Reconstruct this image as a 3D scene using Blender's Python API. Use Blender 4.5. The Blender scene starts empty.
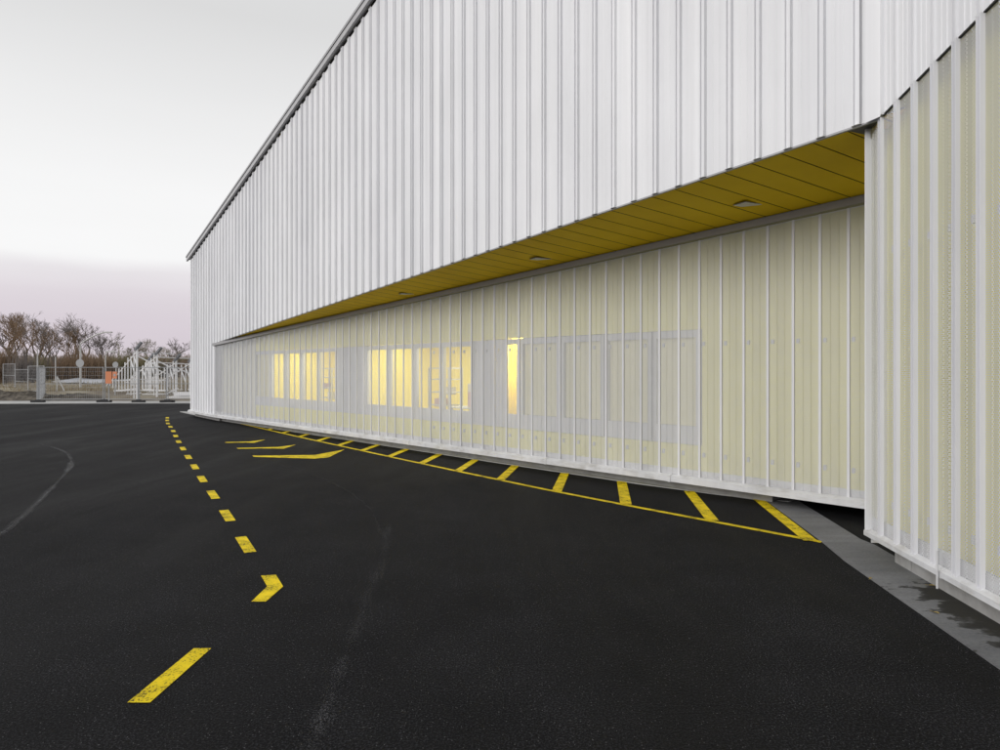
import bpy, bmesh, math, random
from mathutils import Vector, Matrix
random.seed(7)
S = bpy.context.scene
COL = S.collection
# ------------------------------------------------------------------ camera
F, CH = 667.0, 1.72
cam = bpy.data.cameras.new('camera')
cam.sensor_width = 36.0
cam.lens = 36.0 * F / 1000
cam.shift_y = -0.0049
cam.clip_end = 6000
camo = bpy.data.objects.new('camera', cam); COL.objects.link(camo)
camo.location = (0, 0, CH); camo.rotation_euler = (math.radians(90), 0, 0)
S.camera = camo
# ------------------------------------------------------------------ light and exposure
SUN_EL, SUN_AZ = math.radians(24), math.radians(240)     # azimuth clockwise from +Y
wd = bpy.data.worlds.new('World'); S.world = wd; wd.use_nodes = True
N, L = wd.node_tree.nodes, wd.node_tree.links
N.clear()
out = N.new('ShaderNodeOutputWorld'); bg = N.new('ShaderNodeBackground')
sky = N.new('ShaderNodeTexSky'); sky.sky_type = 'NISHITA'; sky.sun_disc = False
sky.sun_elevation = SUN_EL; sky.sun_rotation = SUN_AZ
tc = N.new('ShaderNodeTexCoord'); sp = N.new('ShaderNodeSeparateXYZ')
L.new(tc.outputs['Generated'], sp.inputs[0])
mp = N.new('ShaderNodeMapping'); mp.inputs['Scale'].default_value = (1.6, 1.6, 9)
L.new(tc.outputs['Generated'], mp.inputs[0])
nz = N.new('ShaderNodeTexNoise'); nz.inputs['Scale'].default_value = 2.3; nz.inputs['Detail'].default_value = 6
L.new(mp.outputs[0], nz.inputs[0])
# ragged upper edge of the lilac cloud bank: elevation jittered by the noise
jm = N.new('ShaderNodeMath'); jm.operation = 'MULTIPLY_ADD'
L.new(nz.outputs[0], jm.inputs[0]); jm.inputs[1].default_value = 0.022; jm.inputs[2].default_value = -0.011
ja = N.new('ShaderNodeMath'); ja.operation = 'ADD'
L.new(sp.outputs['Z'], ja.inputs[0]); L.new(jm.outputs[0], ja.inputs[1])
cr = N.new('ShaderNodeValToRGB'); el = cr.color_ramp.elements
stops = [(0.0, (.66, .60, .65)), (.05, (.70, .63, .69)), (.10, (.755, .70, .745)), (.124, (.82, .785, .815)), (.146, (.965, .965, .968)),
         (.23, (.955, .955, .958)), (.33, (.87, .87, .873)), (.44, (.74, .74, .743)), (.75, (.76, .77, .78)), (1.0, (.78, .79, .80))]
el[0].position = 0; el[0].color = (*stops[0][1], 1)
el[1].position = 1; el[1].color = (*stops[-1][1], 1)
for p, c in stops[1:-1]:
    e = el.new(p); e.color = (*c, 1)
L.new(ja.outputs[0], cr.inputs[0])
cl = N.new('ShaderNodeMapRange'); cl.inputs['From Min'].default_value = .3; cl.inputs['From Max'].default_value = .7
cl.inputs['To Min'].default_value = .99; cl.inputs['To Max'].default_value = 1.01
L.new(nz.outputs[0], cl.inputs[0])
mulc = N.new('ShaderNodeVectorMath'); mulc.operation = 'SCALE'
L.new(cr.outputs[0], mulc.inputs[0]); L.new(cl.outputs[0], mulc.inputs['Scale'])
sk = N.new('ShaderNodeHueSaturation'); sk.inputs['Saturation'].default_value = .15; sk.inputs['Value'].default_value = .08
L.new(sky.outputs[0], sk.inputs['Color'])
mx = N.new('ShaderNodeMix'); mx.data_type = 'RGBA'; mx.inputs[0].default_value = .06
L.new(mulc.outputs[0], mx.inputs[6]); L.new(sk.outputs[0], mx.inputs[7])
L.new(mx.outputs[2], bg.inputs[0]); bg.inputs[1].default_value = .93
L.new(bg.outputs[0], out.inputs[0])
sun = bpy.data.lights.new('sun', 'SUN'); sun.energy = 1.5; sun.angle = math.radians(35); sun.color = (1, .97, .94)
suno = bpy.data.objects.new('sun', sun); COL.objects.link(suno)
sd = Vector((math.sin(SUN_AZ) * math.cos(SUN_EL), math.cos(SUN_AZ) * math.cos(SUN_EL), math.sin(SUN_EL)))
suno.rotation_euler = sd.to_track_quat('Z', 'Y').to_euler(); suno.location = (-30, -10, 30)
S.view_settings.view_transform = 'Standard'; S.view_settings.look = 'None'
S.view_settings.exposure = 0.12; S.view_settings.gamma = 1; S.view_settings.use_curve_mapping = False

# ------------------------------------------------------------------ material helpers
def mat(name, rgb, rough=.6, metal=0.0, spec=.5):
    m = bpy.data.materials.new(name); m.use_nodes = True
    b = m.node_tree.nodes['Principled BSDF']
    b.inputs['Base Color'].default_value = (*rgb, 1); b.inputs['Roughness'].default_value = rough
    b.inputs['Metallic'].default_value = metal; b.inputs['Specular IOR Level'].default_value = spec
    return m
def nd(m, t): return m.node_tree.nodes.new(t)
def lk(m, a, b): m.node_tree.links.new(a, b)
def bsdf(m): return m.node_tree.nodes['Principled BSDF']
def noise(m, scale, detail=4, vec=None, rough=.55):
    n = nd(m, 'ShaderNodeTexNoise'); n.inputs['Scale'].default_value = scale; n.inputs['Detail'].default_value = detail
    n.inputs['Roughness'].default_value = rough
    if vec: lk(m, vec, n.inputs['Vector'])
    return n.outputs[0]
def objco(m, scale=(1, 1, 1)):
    t = nd(m, 'ShaderNodeTexCoord'); p = nd(m, 'ShaderNodeMapping'); p.inputs['Scale'].default_value = scale
    lk(m, t.outputs['Object'], p.inputs[0]); return p.outputs[0]
def ramp(m, fac, stops):
    r = nd(m, 'ShaderNodeValToRGB'); e = r.color_ramp.elements
    e[0].position, e[0].color = stops[0][0], (*stops[0][1], 1)
    e[1].position, e[1].color = stops[-1][0], (*stops[-1][1], 1)
    for p, c in stops[1:-1]:
        x = e.new(p); x.color = (*c, 1)
    lk(m, fac, r.inputs[0]); return r.outputs[0]
def mixc(m, fac, a, b, mode='MIX'):
    x = nd(m, 'ShaderNodeMix'); x.data_type = 'RGBA'; x.blend_type = mode
    for i, v in ((0, fac), (6, a), (7, b)):
        if hasattr(v, 'links'): lk(m, v, x.inputs[i])
        elif i == 0: x.inputs[0].default_value = v
        else: x.inputs[i].default_value = (*v, 1)
    return x.outputs[2]
def math_(m, op, a, b=None):
    x = nd(m, 'ShaderNodeMath'); x.operation = op
    for i, v in enumerate((a, b)):
        if v is None: continue
        if hasattr(v, 'links'): lk(m, v, x.inputs[i])
        else: x.inputs[i].default_value = v
    return x.outputs[0]
def bump(m, h, strength, dist=.01):
    b = nd(m, 'ShaderNodeBump'); b.inputs['Strength'].default_value = strength; b.inputs['Distance'].default_value = dist
    lk(m, h, b.inputs['Height']); lk(m, b.outputs[0], bsdf(m).inputs['Normal'])

def metal_mat(name, rgb, rough=.42):
    m = mat(name, rgb, rough, 0, .3)
    st = noise(m, 1.0, 3, objco(m, (9, 9, .12)))          # soft vertical streaks of weathered sheet
    c = mixc(m, 1.0, rgb, ramp(m, st, [(.3, (.93, .93, .935)), (.7, (1.03, 1.03, 1.03))]), 'MULTIPLY')
    sh = noise(m, 1.0, 2, objco(m, (1.35, 1.35, .02)))
    c = mixc(m, 1.0, c, ramp(m, sh, [(.35, (.955, .957, .965)), (.65, (1.03, 1.03, 1.03))]), 'MULTIPLY')
    gr = noise(m, 1.0, 5, objco(m, (1.1, 1.1, .5)))
    c = mixc(m, 1.0, c, ramp(m, gr, [(.35, (.955, .955, .955)), (.65, (1.02, 1.02, 1.02))]), 'MULTIPLY')
    lk(m, c, bsdf(m).inputs['Base Color'])
    rr = nd(m, 'ShaderNodeMapRange'); rr.inputs['To Min'].default_value = rough - .08; rr.inputs['To Max'].default_value = rough + .1
    lk(m, gr, rr.inputs[0]); lk(m, rr.outputs[0], bsdf(m).inputs['Roughness'])
    bump(m, noise(m, 1.0, 2, objco(m, (3, 3, .8))), .05, .02)   # faint oil canning
    return m
M_CLAD = metal_mat('white_aluminium', (.83, .835, .85), .6)
M_RIB = metal_mat('rib_aluminium', (.75, .755, .775), .5)
M_TRIM = metal_mat('trim_aluminium', (.66, .665, .675), .5)
_t = noise(M_TRIM, 1.0, 6, objco(M_TRIM, (2.5, 2.5, 9)), .65)
_old = bsdf(M_TRIM).inputs['Base Color'].links[0].from_socket
lk(M_TRIM, mixc(M_TRIM, 1.0, _old, ramp(M_TRIM, _t, [(.32, (.74, .72, .68)), (.5, (.97, .97, .96)), (.7, (1.03, 1.03, 1.03))]), 'MULTIPLY'), bsdf(M_TRIM).inputs['Base Color'])
M_GTRIM = mat('grey_trim', (.36, .36, .37), .55)
M_COPE = metal_mat('coping_aluminium', (.50, .50, .51), .35)
M_DARK = mat('shade_black', (.035, .035, .035), .9)  # near black colour standing in for shade in gaps and recesses

def perforated(name, rgb, pitch=.0155, hole=.0056):
    """white sheet with staggered round holes, from the developed UV in metres"""
    m = metal_mat(name, rgb, .55)
    uv = nd(m, 'ShaderNodeUVMap'); s = nd(m, 'ShaderNodeSeparateXYZ'); lk(m, uv.outputs[0], s.inputs[0])
    row = pitch * .866
    v = math_(m, 'DIVIDE', s.outputs[1], row)
    r = math_(m, 'FLOOR', v)
    odd = math_(m, 'MULTIPLY', math_(m, 'MODULO', r, 2.0), .5)
    fu = math_(m, 'SUBTRACT', math_(m, 'FRACT', math_(m, 'ADD', math_(m, 'DIVIDE', s.outputs[0], pitch), odd)), .5)
    fv = math_(m, 'SUBTRACT', math_(m, 'FRACT', v), .5)
    du = math_(m, 'MULTIPLY', fu, pitch); dv = math_(m, 'MULTIPLY', fv, row)
    d = math_(m, 'SQRT', math_(m, 'ADD', math_(m, 'MULTIPLY', du, du), math_(m, 'MULTIPLY', dv, dv)))
    solid = math_(m, 'GREATER_THAN', d, hole)
    tr = nd(m, 'ShaderNodeBsdfTransparent'); ms = nd(m, 'ShaderNodeMixShader')
    lk(m, solid, ms.inputs[0]); lk(m, tr.outputs[0], ms.inputs[1]); lk(m, bsdf(m).outputs[0], ms.inputs[2])
    lk(m, ms.outputs[0], m.node_tree.nodes['Material Output'].inputs[0])
    return m
M_PERF = perforated('perforated_aluminium', (.72, .725, .735))
M_PERF2 = perforated('coarse_perforated_aluminium', (.70, .705, .715), .018, .0066)

M_WALL = mat('cream_yellow_panel', (.84, .79, .17), .6)
lk(M_WALL, mixc(M_WALL, noise(M_WALL, 1.3, 4, objco(M_WALL)), (.85, .81, .26), (.78, .74, .20)), bsdf(M_WALL).inputs['Base Color'])
M_FRAME = mat('window_frame_grey', (.60, .61, .635), .5)
M_BLIND = mat('blind_fabric', (.92, .86, .56), .9)
M_SOFFIT = mat('soffit_yellow', (.74, .52, .018), .6, 0, .12)
_n = noise(M_SOFFIT, 1.0, 5, objco(M_SOFFIT, (1.3, 1.3, 1.3)))
lk(M_SOFFIT, ramp(M_SOFFIT, _n, [(.3, (.82, .56, .010)), (.7, (.92, .65, .014))]), bsdf(M_SOFFIT).inputs['Base Color'])
M_GRILLE = mat('light_panel', (.75, .75, .70), .4)
M_ROOM = mat('room_yellow', (.88, .745, .09), .85, 0, .1)
M_ROOMD = mat('room_pale', (.45, .44, .42), .8)
M_ROOMW = mat('room_white', (.8, .77, .62), .8)

M_GLASS = bpy.data.materials.new('window_glass'); M_GLASS.use_nodes = True
b_ = bsdf(M_GLASS); b_.inputs['Base Color'].default_value = (.8, .82, .83, 1); b_.inputs['Roughness'].default_value = .03
tr_ = nd(M_GLASS, 'ShaderNodeBsdfTransparent'); tr_.inputs[0].default_value = (.92, .94, .93, 1)
gl_ = nd(M_GLASS, 'ShaderNodeBsdfGlossy'); gl_.inputs['Roughness'].default_value = .03
fr_ = nd(M_GLASS, 'ShaderNodeFresnel'); fr_.inputs[0].default_value = 1.45
mg_ = nd(M_GLASS, 'ShaderNodeMixShader')
lk(M_GLASS, fr_.outputs[0], mg_.inputs[0]); lk(M_GLASS, tr_.outputs[0], mg_.inputs[1]); lk(M_GLASS, gl_.outputs[0], mg_.inputs[2])
lk(M_GLASS, mg_.outputs[0], M_GLASS.node_tree.nodes['Material Output'].inputs[0])

# asphalt: dark binder with pale grit, roller lanes and patchy dust
def asphalt(name, lo, hi):
    m = mat(name, lo, .8, 0, .14)
    co = objco(m)
    big = noise(m, .22, 5, co); mid = noise(m, 1.7, 5, co); fine = noise(m, 90, 2, co, .7)
    c = ramp(m, big, [(.33, lo), (.67, hi)])
    c = mixc(m, 1.0, c, ramp(m, mid, [(.3, (.75, .75, .75)), (.7, (1.25, 1.25, 1.26))]), 'MULTIPLY')
    t = nd(m, 'ShaderNodeTexCoord'); mpp = nd(m, 'ShaderNodeMapping'); mpp.inputs['Rotation'].default_value = (0, 0, math.radians(-26)); mpp.inputs['Scale'].default_value = (1.0, .09, 1)
    lk(m, t.outputs['Object'], mpp.inputs[0])
    wob = nd(m, 'ShaderNodeVectorMath'); wob.operation = 'ADD'; lk(m, mpp.outputs[0], wob.inputs[0])
    wn = nd(m, 'ShaderNodeTexNoise'); wn.inputs['Scale'].default_value = .12; lk(m, co, wn.inputs['Vector'])
    ws = nd(m, 'ShaderNodeVectorMath'); ws.operation = 'SCALE'; ws.inputs['Scale'].default_value = 2.2; lk(m, wn.outputs['Color'], ws.inputs[0]); lk(m, ws.outputs[0], wob.inputs[1])
    lane = noise(m, .8, 4, wob.outputs[0], .6)           # rolled and driven lanes
    c = mixc(m, 1.0, c, ramp(m, lane, [(.3, (.55, .55, .55)), (.52, (1, 1, 1)), (.72, (1.7, 1.7, 1.72))]), 'MULTIPLY')
    c = mixc(m, 1.0, c, ramp(m, fine, [(.34, (.25, .25, .25)), (.5, (.7, .7, .7)), (.66, (4.2, 4.2, 4.2))]), 'MULTIPLY')
    vo = nd(m, 'ShaderNodeTexVoronoi'); vo.inputs['Scale'].default_value = 55; lk(m, co, vo.inputs['Vector'])
    hit = math_(m, 'LESS_THAN', vo.outputs['Distance'], .13)
    sx = nd(m, 'ShaderNodeSeparateColor'); lk(m, vo.outputs['Color'], sx.inputs[0])
    hit = math_(m, 'MULTIPLY', hit, math_(m, 'GREATER_THAN', sx.outputs[0], .62))
    c = mixc(m, hit, c, (.17, .17, .175))
    lk(m, c, bsdf(m).inputs['Base Color'])
    rr = nd(m, 'ShaderNodeMapRange'); rr.inputs['To Min'].default_value = .66; rr.inputs['To Max'].default_value = .95
    lk(m, lane, rr.inputs[0]); rr.inputs['From Min'].default_value = .3; rr.inputs['From Max'].default_value = .7; lk(m, rr.outputs[0], bsdf(m).inputs['Roughness'])
    bump(m, math_(m, 'ADD', fine, math_(m, 'MULTIPLY', noise(m, 38, 3, co), .8)), .8, .008)
    return m
M_ASPH = asphalt('asphalt', (.0042, .0042, .0047), (.0085, .0085, .0092))
M_SEAM = asphalt('asphalt_dust', (.045, .045, .047), (.07, .07, .072))
# broken joint: noise cut alpha so that the dusty line is ragged
def ragged(m, scale, cut, alpha):
    uv = nd(m, 'ShaderNodeUVMap'); s = nd(m, 'ShaderNodeSeparateXYZ'); lk(m, uv.outputs[0], s.inputs[0])
    edge = math_(m, 'SUBTRACT', 1.0, math_(m, 'ABSOLUTE', math_(m, 'MULTIPLY', math_(m, 'SUBTRACT', s.outputs[1], .5), 2.0)))
    n = noise(m, scale, 6, objco(m), .65); n2 = noise(m, scale * .16, 3, objco(m))
    a = math_(m, 'ADD', math_(m, 'ADD', n, math_(m, 'MULTIPLY', edge, .35)), math_(m, 'MULTIPLY', n2, .7))
    rg = nd(m, 'ShaderNodeMapRange'); rg.inputs['From Min'].default_value = cut-.12; rg.inputs['From Max'].default_value = cut+.14; lk(m, a, rg.inputs[0]); a = rg.outputs[0]
    tr = nd(m, 'ShaderNodeBsdfTransparent'); ms = nd(m, 'ShaderNodeMixShader')
    lk(m, math_(m, 'MULTIPLY', a, alpha), ms.inputs[0]); lk(m, tr.outputs[0], ms.inputs[1]); lk(m, bsdf(m).outputs[0], ms.inputs[2])
    lk(m, ms.outputs[0], m.node_tree.nodes['Material Output'].inputs[0])
ragged(M_SEAM, 5, .98, .75)
M_SCUFF = asphalt('asphalt_scuff', (.03, .03, .031), (.05, .05, .051))
ragged(M_SCUFF, 3.5, 1.10, .32)

def paint(name, rgb):
    m = mat(name, rgb, .7, 0, .15)
    co = objco(m)
    f = noise(m, 70, 3, co, .75); g = noise(m, 6, 5, co)
    w = math_(m, 'ADD', f, math_(m, 'MULTIPLY', g, .55))
    c = ramp(m, g, [(.3, tuple(.70 * x for x in rgb)), (.7, tuple(min(1, 1.06 * x) for x in rgb))])
    lk(m, mixc(m, ramp(m, w, [(.63, (1, 1, 1)), (.72, (0, 0, 0))]), c, (.05, .042, .014)), bsdf(m).inputs['Base Color'])
    bump(m, f, .3, .004)
    return m
M_PAINT = paint('road_paint_yellow', (.82, .62, .012))

M_CONC = mat('apron_concrete', (.15, .153, .16), .8, 0, .35)
_co = objco(M_CONC)
_a = noise(M_CONC, .9, 6, _co); _b = noise(M_CONC, 45, 4, _co, .7)
_st = noise(M_CONC, 1.0, 4, objco(M_CONC, (.5, 6, 1)))
_c = ramp(M_CONC, _a, [(.3, (.135, .138, .145)), (.7, (.215, .218, .226))])
_c = mixc(M_CONC, 1.0, _c, ramp(M_CONC, _b, [(.3, (.82, .82, .82)), (.7, (1.15, 1.15, 1.15))]), 'MULTIPLY')
_c = mixc(M_CONC, 1.0, _c, ramp(M_CONC, _st, [(.35, (.86, .86, .86)), (.65, (1.08, 1.08, 1.08))]), 'MULTIPLY')
# wet patches, with a shape of their own, along the foot of the near wall
_sx = nd(M_CONC, 'ShaderNodeSeparateXYZ'); lk(M_CONC, _co, _sx.inputs[0])
_w = noise(M_CONC, 1.0, 8, objco(M_CONC, (2.6, 5.2, 1)), .62)
_band = nd(M_CONC, 'ShaderNodeMapRange'); _band.inputs['From Min'].default_value = 2.95; _band.inputs['From Max'].default_value = 3.35
_band.inputs['To Min'].default_value = -.16; _band.inputs['To Max'].default_value = .13; lk(M_CONC, _sx.outputs[0], _band.inputs[0])
_nr = nd(M_CONC, 'ShaderNodeMapRange'); _nr.inputs['From Min'].default_value = 5.9; _nr.inputs['From Max'].default_value = 5.2
_nr.inputs['To Min'].default_value = -.5; _nr.inputs['To Max'].default_value = 0; lk(M_CONC, _sx.outputs[1], _nr.inputs[0])
_wet = math_(M_CONC, 'ADD', math_(M_CONC, 'ADD', _w, _band.outputs[0]), _nr.outputs[0])
_wet = ramp(M_CONC, _wet, [(.475, (0, 0, 0)), (.505, (.8, .8, .8)), (.56, (1, 1, 1))])
_c = mixc(M_CONC, _wet, _c, (.030, .029, .027))
lk(M_CONC, _c, bsdf(M_CONC).inputs['Base Color'])
bump(M_CONC, _b, .35, .004)
M_CONC2 = mat('light_concrete', (.42, .42, .41), .85)
lk(M_CONC2, ramp(M_CONC2, noise(M_CONC2, 2.2, 6, objco(M_CONC2)), [(.3, (.34, .34, .335)), (.7, (.47, .47, .46))]), bsdf(M_CONC2).inputs['Base Color'])
M_PLINTH = mat('plinth_concrete', (.22, .22, .21), .85)
lk(M_PLINTH, ramp(M_PLINTH, noise(M_PLINTH, 5, 6, objco(M_PLINTH)), [(.3, (.25, .245, .235)), (.7, (.37, .37, .365))]), bsdf(M_PLINTH).inputs['Base Color'])

# ------------------------------------------------------------------ mesh helpers
def tag(o, label=None, cat=None, group=None, kind=None):
    if label: o['label'] = label
    if cat: o['category'] = cat
    if group: o['group'] = group
    if kind: o['kind'] = kind
    return o
def empty(name, loc, label, cat, group=None, rz=0):
    o = bpy.data.objects.new(name, None); COL.objects.link(o); o.location = loc; o.rotation_euler.z = rz
    o.empty_display_size = .3
    return tag(o, label, cat, group)
class MB:
    """collects faces in world or local coordinates and links them as one mesh object"""
    def __init__(s): s.v = []; s.f = []; s.mi = []; s.uv = {}
    def quad(s, a, b, c, d, mi=0, uv=None):
        i = len(s.v); s.v += [tuple(a), tuple(b), tuple(c), tuple(d)]; s.f.append((i, i+1, i+2, i+3)); s.mi.append(mi)
        if uv: s.uv[len(s.f)-1] = uv
    def poly(s, pts, mi=0):
        i = len(s.v); s.v += [tuple(p) for p in pts]; s.f.append(tuple(range(i, i+len(pts)))); s.mi.append(mi)
    def box(s, c, h, ax=(1, 0, 0), ay=(0, 1, 0), az=(0, 0, 1), mi=0):
        c = Vector(c); X, Y, Z = Vector(ax)*h[0], Vector(ay)*h[1], Vector(az)*h[2]
        p = {(i, j, k): c + i*X + j*Y + k*Z for i in (-1, 1) for j in (-1, 1) for k in (-1, 1)}
        for q in (((-1,-1,-1),(-1,1,-1),(1,1,-1),(1,-1,-1)), ((-1,-1,1),(1,-1,1),(1,1,1),(-1,1,1)),
                  ((-1,-1,-1),(1,-1,-1),(1,-1,1),(-1,-1,1)), ((1,1,-1),(-1,1,-1),(-1,1,1),(1,1,1)),
                  ((-1,1,-1),(-1,-1,-1),(-1,-1,1),(-1,1,1)), ((1,-1,-1),(1,1,-1),(1,1,1),(1,-1,1))):
            s.quad(*[p[k] for k in q], mi=mi)
    def bar(s, a, b, w, h=None, mi=0):
        a, b = Vector(a), Vector(b); d = b - a; l = d.length; d.normalize()
        up = Vector((0, 0, 1)) if abs(d.z) < .95 else Vector((0, 1, 0))
        x = d.cross(up).normalized(); y = x.cross(d)
        s.box((a+b)/2, (l/2, w/2, (h or w)/2), d, x, y, mi)
    def tube(s, pts, r, n=6, mi=0):
        pts = [Vector(p) for p in pts]; rs = r if isinstance(r, (list, tuple)) else [r]*len(pts)
        rings = []
        for i, p in enumerate(pts):
            d = (pts[min(i+1, len(pts)-1)] - pts[max(i-1, 0)]).normalized()
            up = Vector((0, 0, 1)) if abs(d.z) < .9 else Vector((1, 0, 0))
            x = d.cross(up).normalized(); y = x.cross(d)
            k = len(s.v)
            s.v += [tuple(p + rs[i]*(math.cos(t*2*math.pi/n)*x + math.sin(t*2*math.pi/n)*y)) for t in range(n)]
            rings.append(k)
        for a, b in zip(rings, rings[1:]):
            for t in range(n):
                s.f.append((a+t, a+(t+1) % n, b+(t+1) % n, b+t)); s.mi.append(mi)
        if n > 3:
            s.f.append(tuple(rings[0]+t for t in range(n))[::-1]); s.mi.append(mi)
            s.f.append(tuple(rings[-1]+t for t in range(n))); s.mi.append(mi)
    def build(s, name, mats, parent=None, smooth=False):
        me = bpy.data.meshes.new(name); me.from_pydata(s.v, [], s.f)
        for m in (mats if isinstance(mats, (list, tuple)) else [mats]): me.materials.append(m)
        me.polygons.foreach_set('material_index', s.mi)
        if s.uv:
            ul = me.uv_layers.new(name='UVMap')
            for fi, cs in s.uv.items():
                for li, c in zip(me.polygons[fi].loop_indices, cs): ul.data[li].uv = c
        if smooth: me.polygons.foreach_set('use_smooth', [True]*len(me.polygons))
        me.update()
        o = bpy.data.objects.new(name, me); COL.objects.link(o)
        if parent:
            o.parent = parent
            if parent.type == 'EMPTY' and parent.get('_w'): pass
        return o

# ------------------------------------------------------------------ plan of the place (metres)
V2 = lambda x, y: Vector((x, y))
C = V2(3.4158, 5.9643)       # corner where the long front meets the near block
T = V2(-9.6036, 22.4287)     # where recess and front meet again
R = V2(4.1871, 7.6306)       # right end of the recessed wall
D = V2(3.2450, 4.3289)       # a point on the near block
Lc = V2(-11.5667, 24.9111)   # far corner
uf = (T-C).normalized(); ur = (T-R).normalized(); ub = (D-C).normalized()
outn = lambda u: V2(-u.y, u.x) if V2(-u.y, u.x).dot(V2(0, 0) - V2(3, 12)) > 0 else V2(u.y, -u.x)
nf, nr = outn(uf), outn(ur)
nb = V2(ub.y, -ub.x)
if nb.x > 0: nb = -nb
LEN_F = (Lc-C).length; LT = (T-C).length; LEN_R = (T-R).length
H_s = lambda s: 3.9795 + (2.6159-3.9795)*s/LT          # lower edge of the front above the recess
H_o = lambda s: 11.3631 + (6.5089-11.3631)*s/LT        # roof edge
H_r = lambda s: 3.6165 + (2.5175-3.6165)*s/LEN_R       # top of recessed cladding
H_b = lambda r: 3.9795 + .0953*r                       # top of perforated zone on the near block

def clad(mb, A, u, n, s0, s1, zb, zt, pitch, phase, perf=None, rib=.05, top=.034, h=.046, off=0.0, pan_off=0.0, stiff=.006, cap=False, groove=.014, gw=.5):
    """ribbed sheet: narrow grooved ribs standing proud of wide pans with two stiffeners"""
    k0 = math.floor((s0-phase)/pitch) - 1; k1 = math.ceil((s1-phase)/pitch) + 1
    prof = []
    for k in range(k0, k1+1):
        c = phase + k*pitch
        ed = pan_off
        prof += [(c-rib, ed, 'R'), (c-top, h, 'R'), (c-top*gw, h, 'R'), (c-top*gw*.8, h-groove, 'R'), (c+top*gw*.8, h-groove, 'R'), (c+top*gw, h, 'R'), (c+top, h, 'R'), (c+rib, ed, 'P')]
        g = (pitch-2*rib)/3
        for j in (1, 2):
            q = c+rib+g*j
            prof += [(q-.010, ed, 'P'), (q-.004, ed+stiff, 'P'), (q+.004, ed+stiff, 'P'), (q+.010, ed, 'P')]
    if cap:
        for k in range(k0, k1+1):
            c = phase + k*pitch
            if c-rib > s0 and c+rib < s1:
                mb.poly([(q.x, q.y, zb(w)+.002) for w, q in ((w, A+u*w+n*hh) for w, hh in ((c-rib, 0), (c-top, h-.001), (c+top, h-.001), (c+rib, 0)))])
    U = 0.0
    for (a, ha, ma), (b, hb, _) in zip(prof, prof[1:]):
        w = math.hypot(b-a, hb-ha); ua, ub_ = U, U+w; U += w
        if b <= s0 or a >= s1: continue
        if a < s0: t = (s0-a)/(b-a); ha = ha+(hb-ha)*t; a = s0
        if b > s1: t = (s1-a)/(b-a); hb = ha+(hb-ha)*t; b = s1
        pa = A + u*a + n*(ha+off); pb = A + u*b + n*(hb+off)
        za, zb_, zc, zd = zb(a), zb(b), zt(b), zt(a)
        mi = 1 if (perf and ma == 'P') else 0
        mb.quad((pa.x, pa.y, za), (pb.x, pb.y, zb_), (pb.x, pb.y, zc), (pa.x, pa.y, zd), mi,
                [(ua, za), (ub_, zb_), (ub_, zc), (ua, zd)])

def P3(A, u, n, s, d, z):
    p = A + u*s + n*d; return Vector((p.x, p.y, z))
def prism_along(mb, A, u, n, s0, s1, sec, zf=lambda s: 0.0, mi=0, caps=True):
    """sweep a closed section [(outward, z)] along a wall line"""
    a = [P3(A, u, n, s0, d, z+zf(s0)) for d, z in sec]; b = [P3(A, u, n, s1, d, z+zf(s1)) for d, z in sec]
    for i in range(len(sec)):
        j = (i+1) % len(sec); mb.quad(a[i], b[i], b[j], a[j], mi)
    if caps: mb.poly(a[::-1], mi); mb.poly(b, mi)

# ------------------------------------------------------------------ the hall
hall = empty('industrial_hall', (0, 0, 0), 'large white hall of ribbed metal with a yellow soffit over a recessed perforated wall', 'building')
mb = MB()
PF, PHF = .3289, .215
clad(mb, C, uf, nf, .0, LT, H_s, H_o, PF, PHF, stiff=.002, cap=True, rib=.044, top=.036, h=.036, groove=.020)
clad(mb, C, uf, nf, LT, LEN_F, lambda s: .22, H_o, PF, PHF, stiff=.002, rib=.044, top=.036, h=.036, groove=.020)
# far return at the gable, folded corner strip at the near end
mb.quad(P3(C, uf, nf, LEN_F, 0, .22), P3(C, uf, nf, LEN_F, -7, .22), P3(C, uf, nf, LEN_F, -7, 6.6), P3(C, uf, nf, LEN_F, 0, H_o(LEN_F)))
mb.build('upper_facade', [M_CLAD], hall)
mb = MB()   # flat corner piece that folds from the front to the near block
for (sa, da), (sb, db) in zip(((.10, .056), (.0, .056)), ((.0, .056), (-.0, .0))):
    pass
c0 = P3(C, uf, nf, .13, .045, 0); c1 = P3(C, uf, nf, -.005, .05, 0); c2 = P3(C, ub, nb, .085, .050, 0)
c3 = P3(C, ub, nb, .085, .002, 0)
for a, b in ((c0, c1), (c1, c2), (c2, c3)):
    mb.quad((a.x, a.y, 3.955 if a is c0 else 3.975), (b.x, b.y, 3.975), (b.x, b.y, 11.2), (a.x, a.y, 11.2))
mb.build('corner_flashing', [M_CLAD], hall)
# dark drip edge under the front, thin
mb = MB()
prism_along(mb, C, uf, nf, .0, LT, [(-.03, -.012), (.004, -.012), (.004, .006), (-.03, .006)], H_s)
mb.build('drip_edge', [M_GTRIM], hall)
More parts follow.
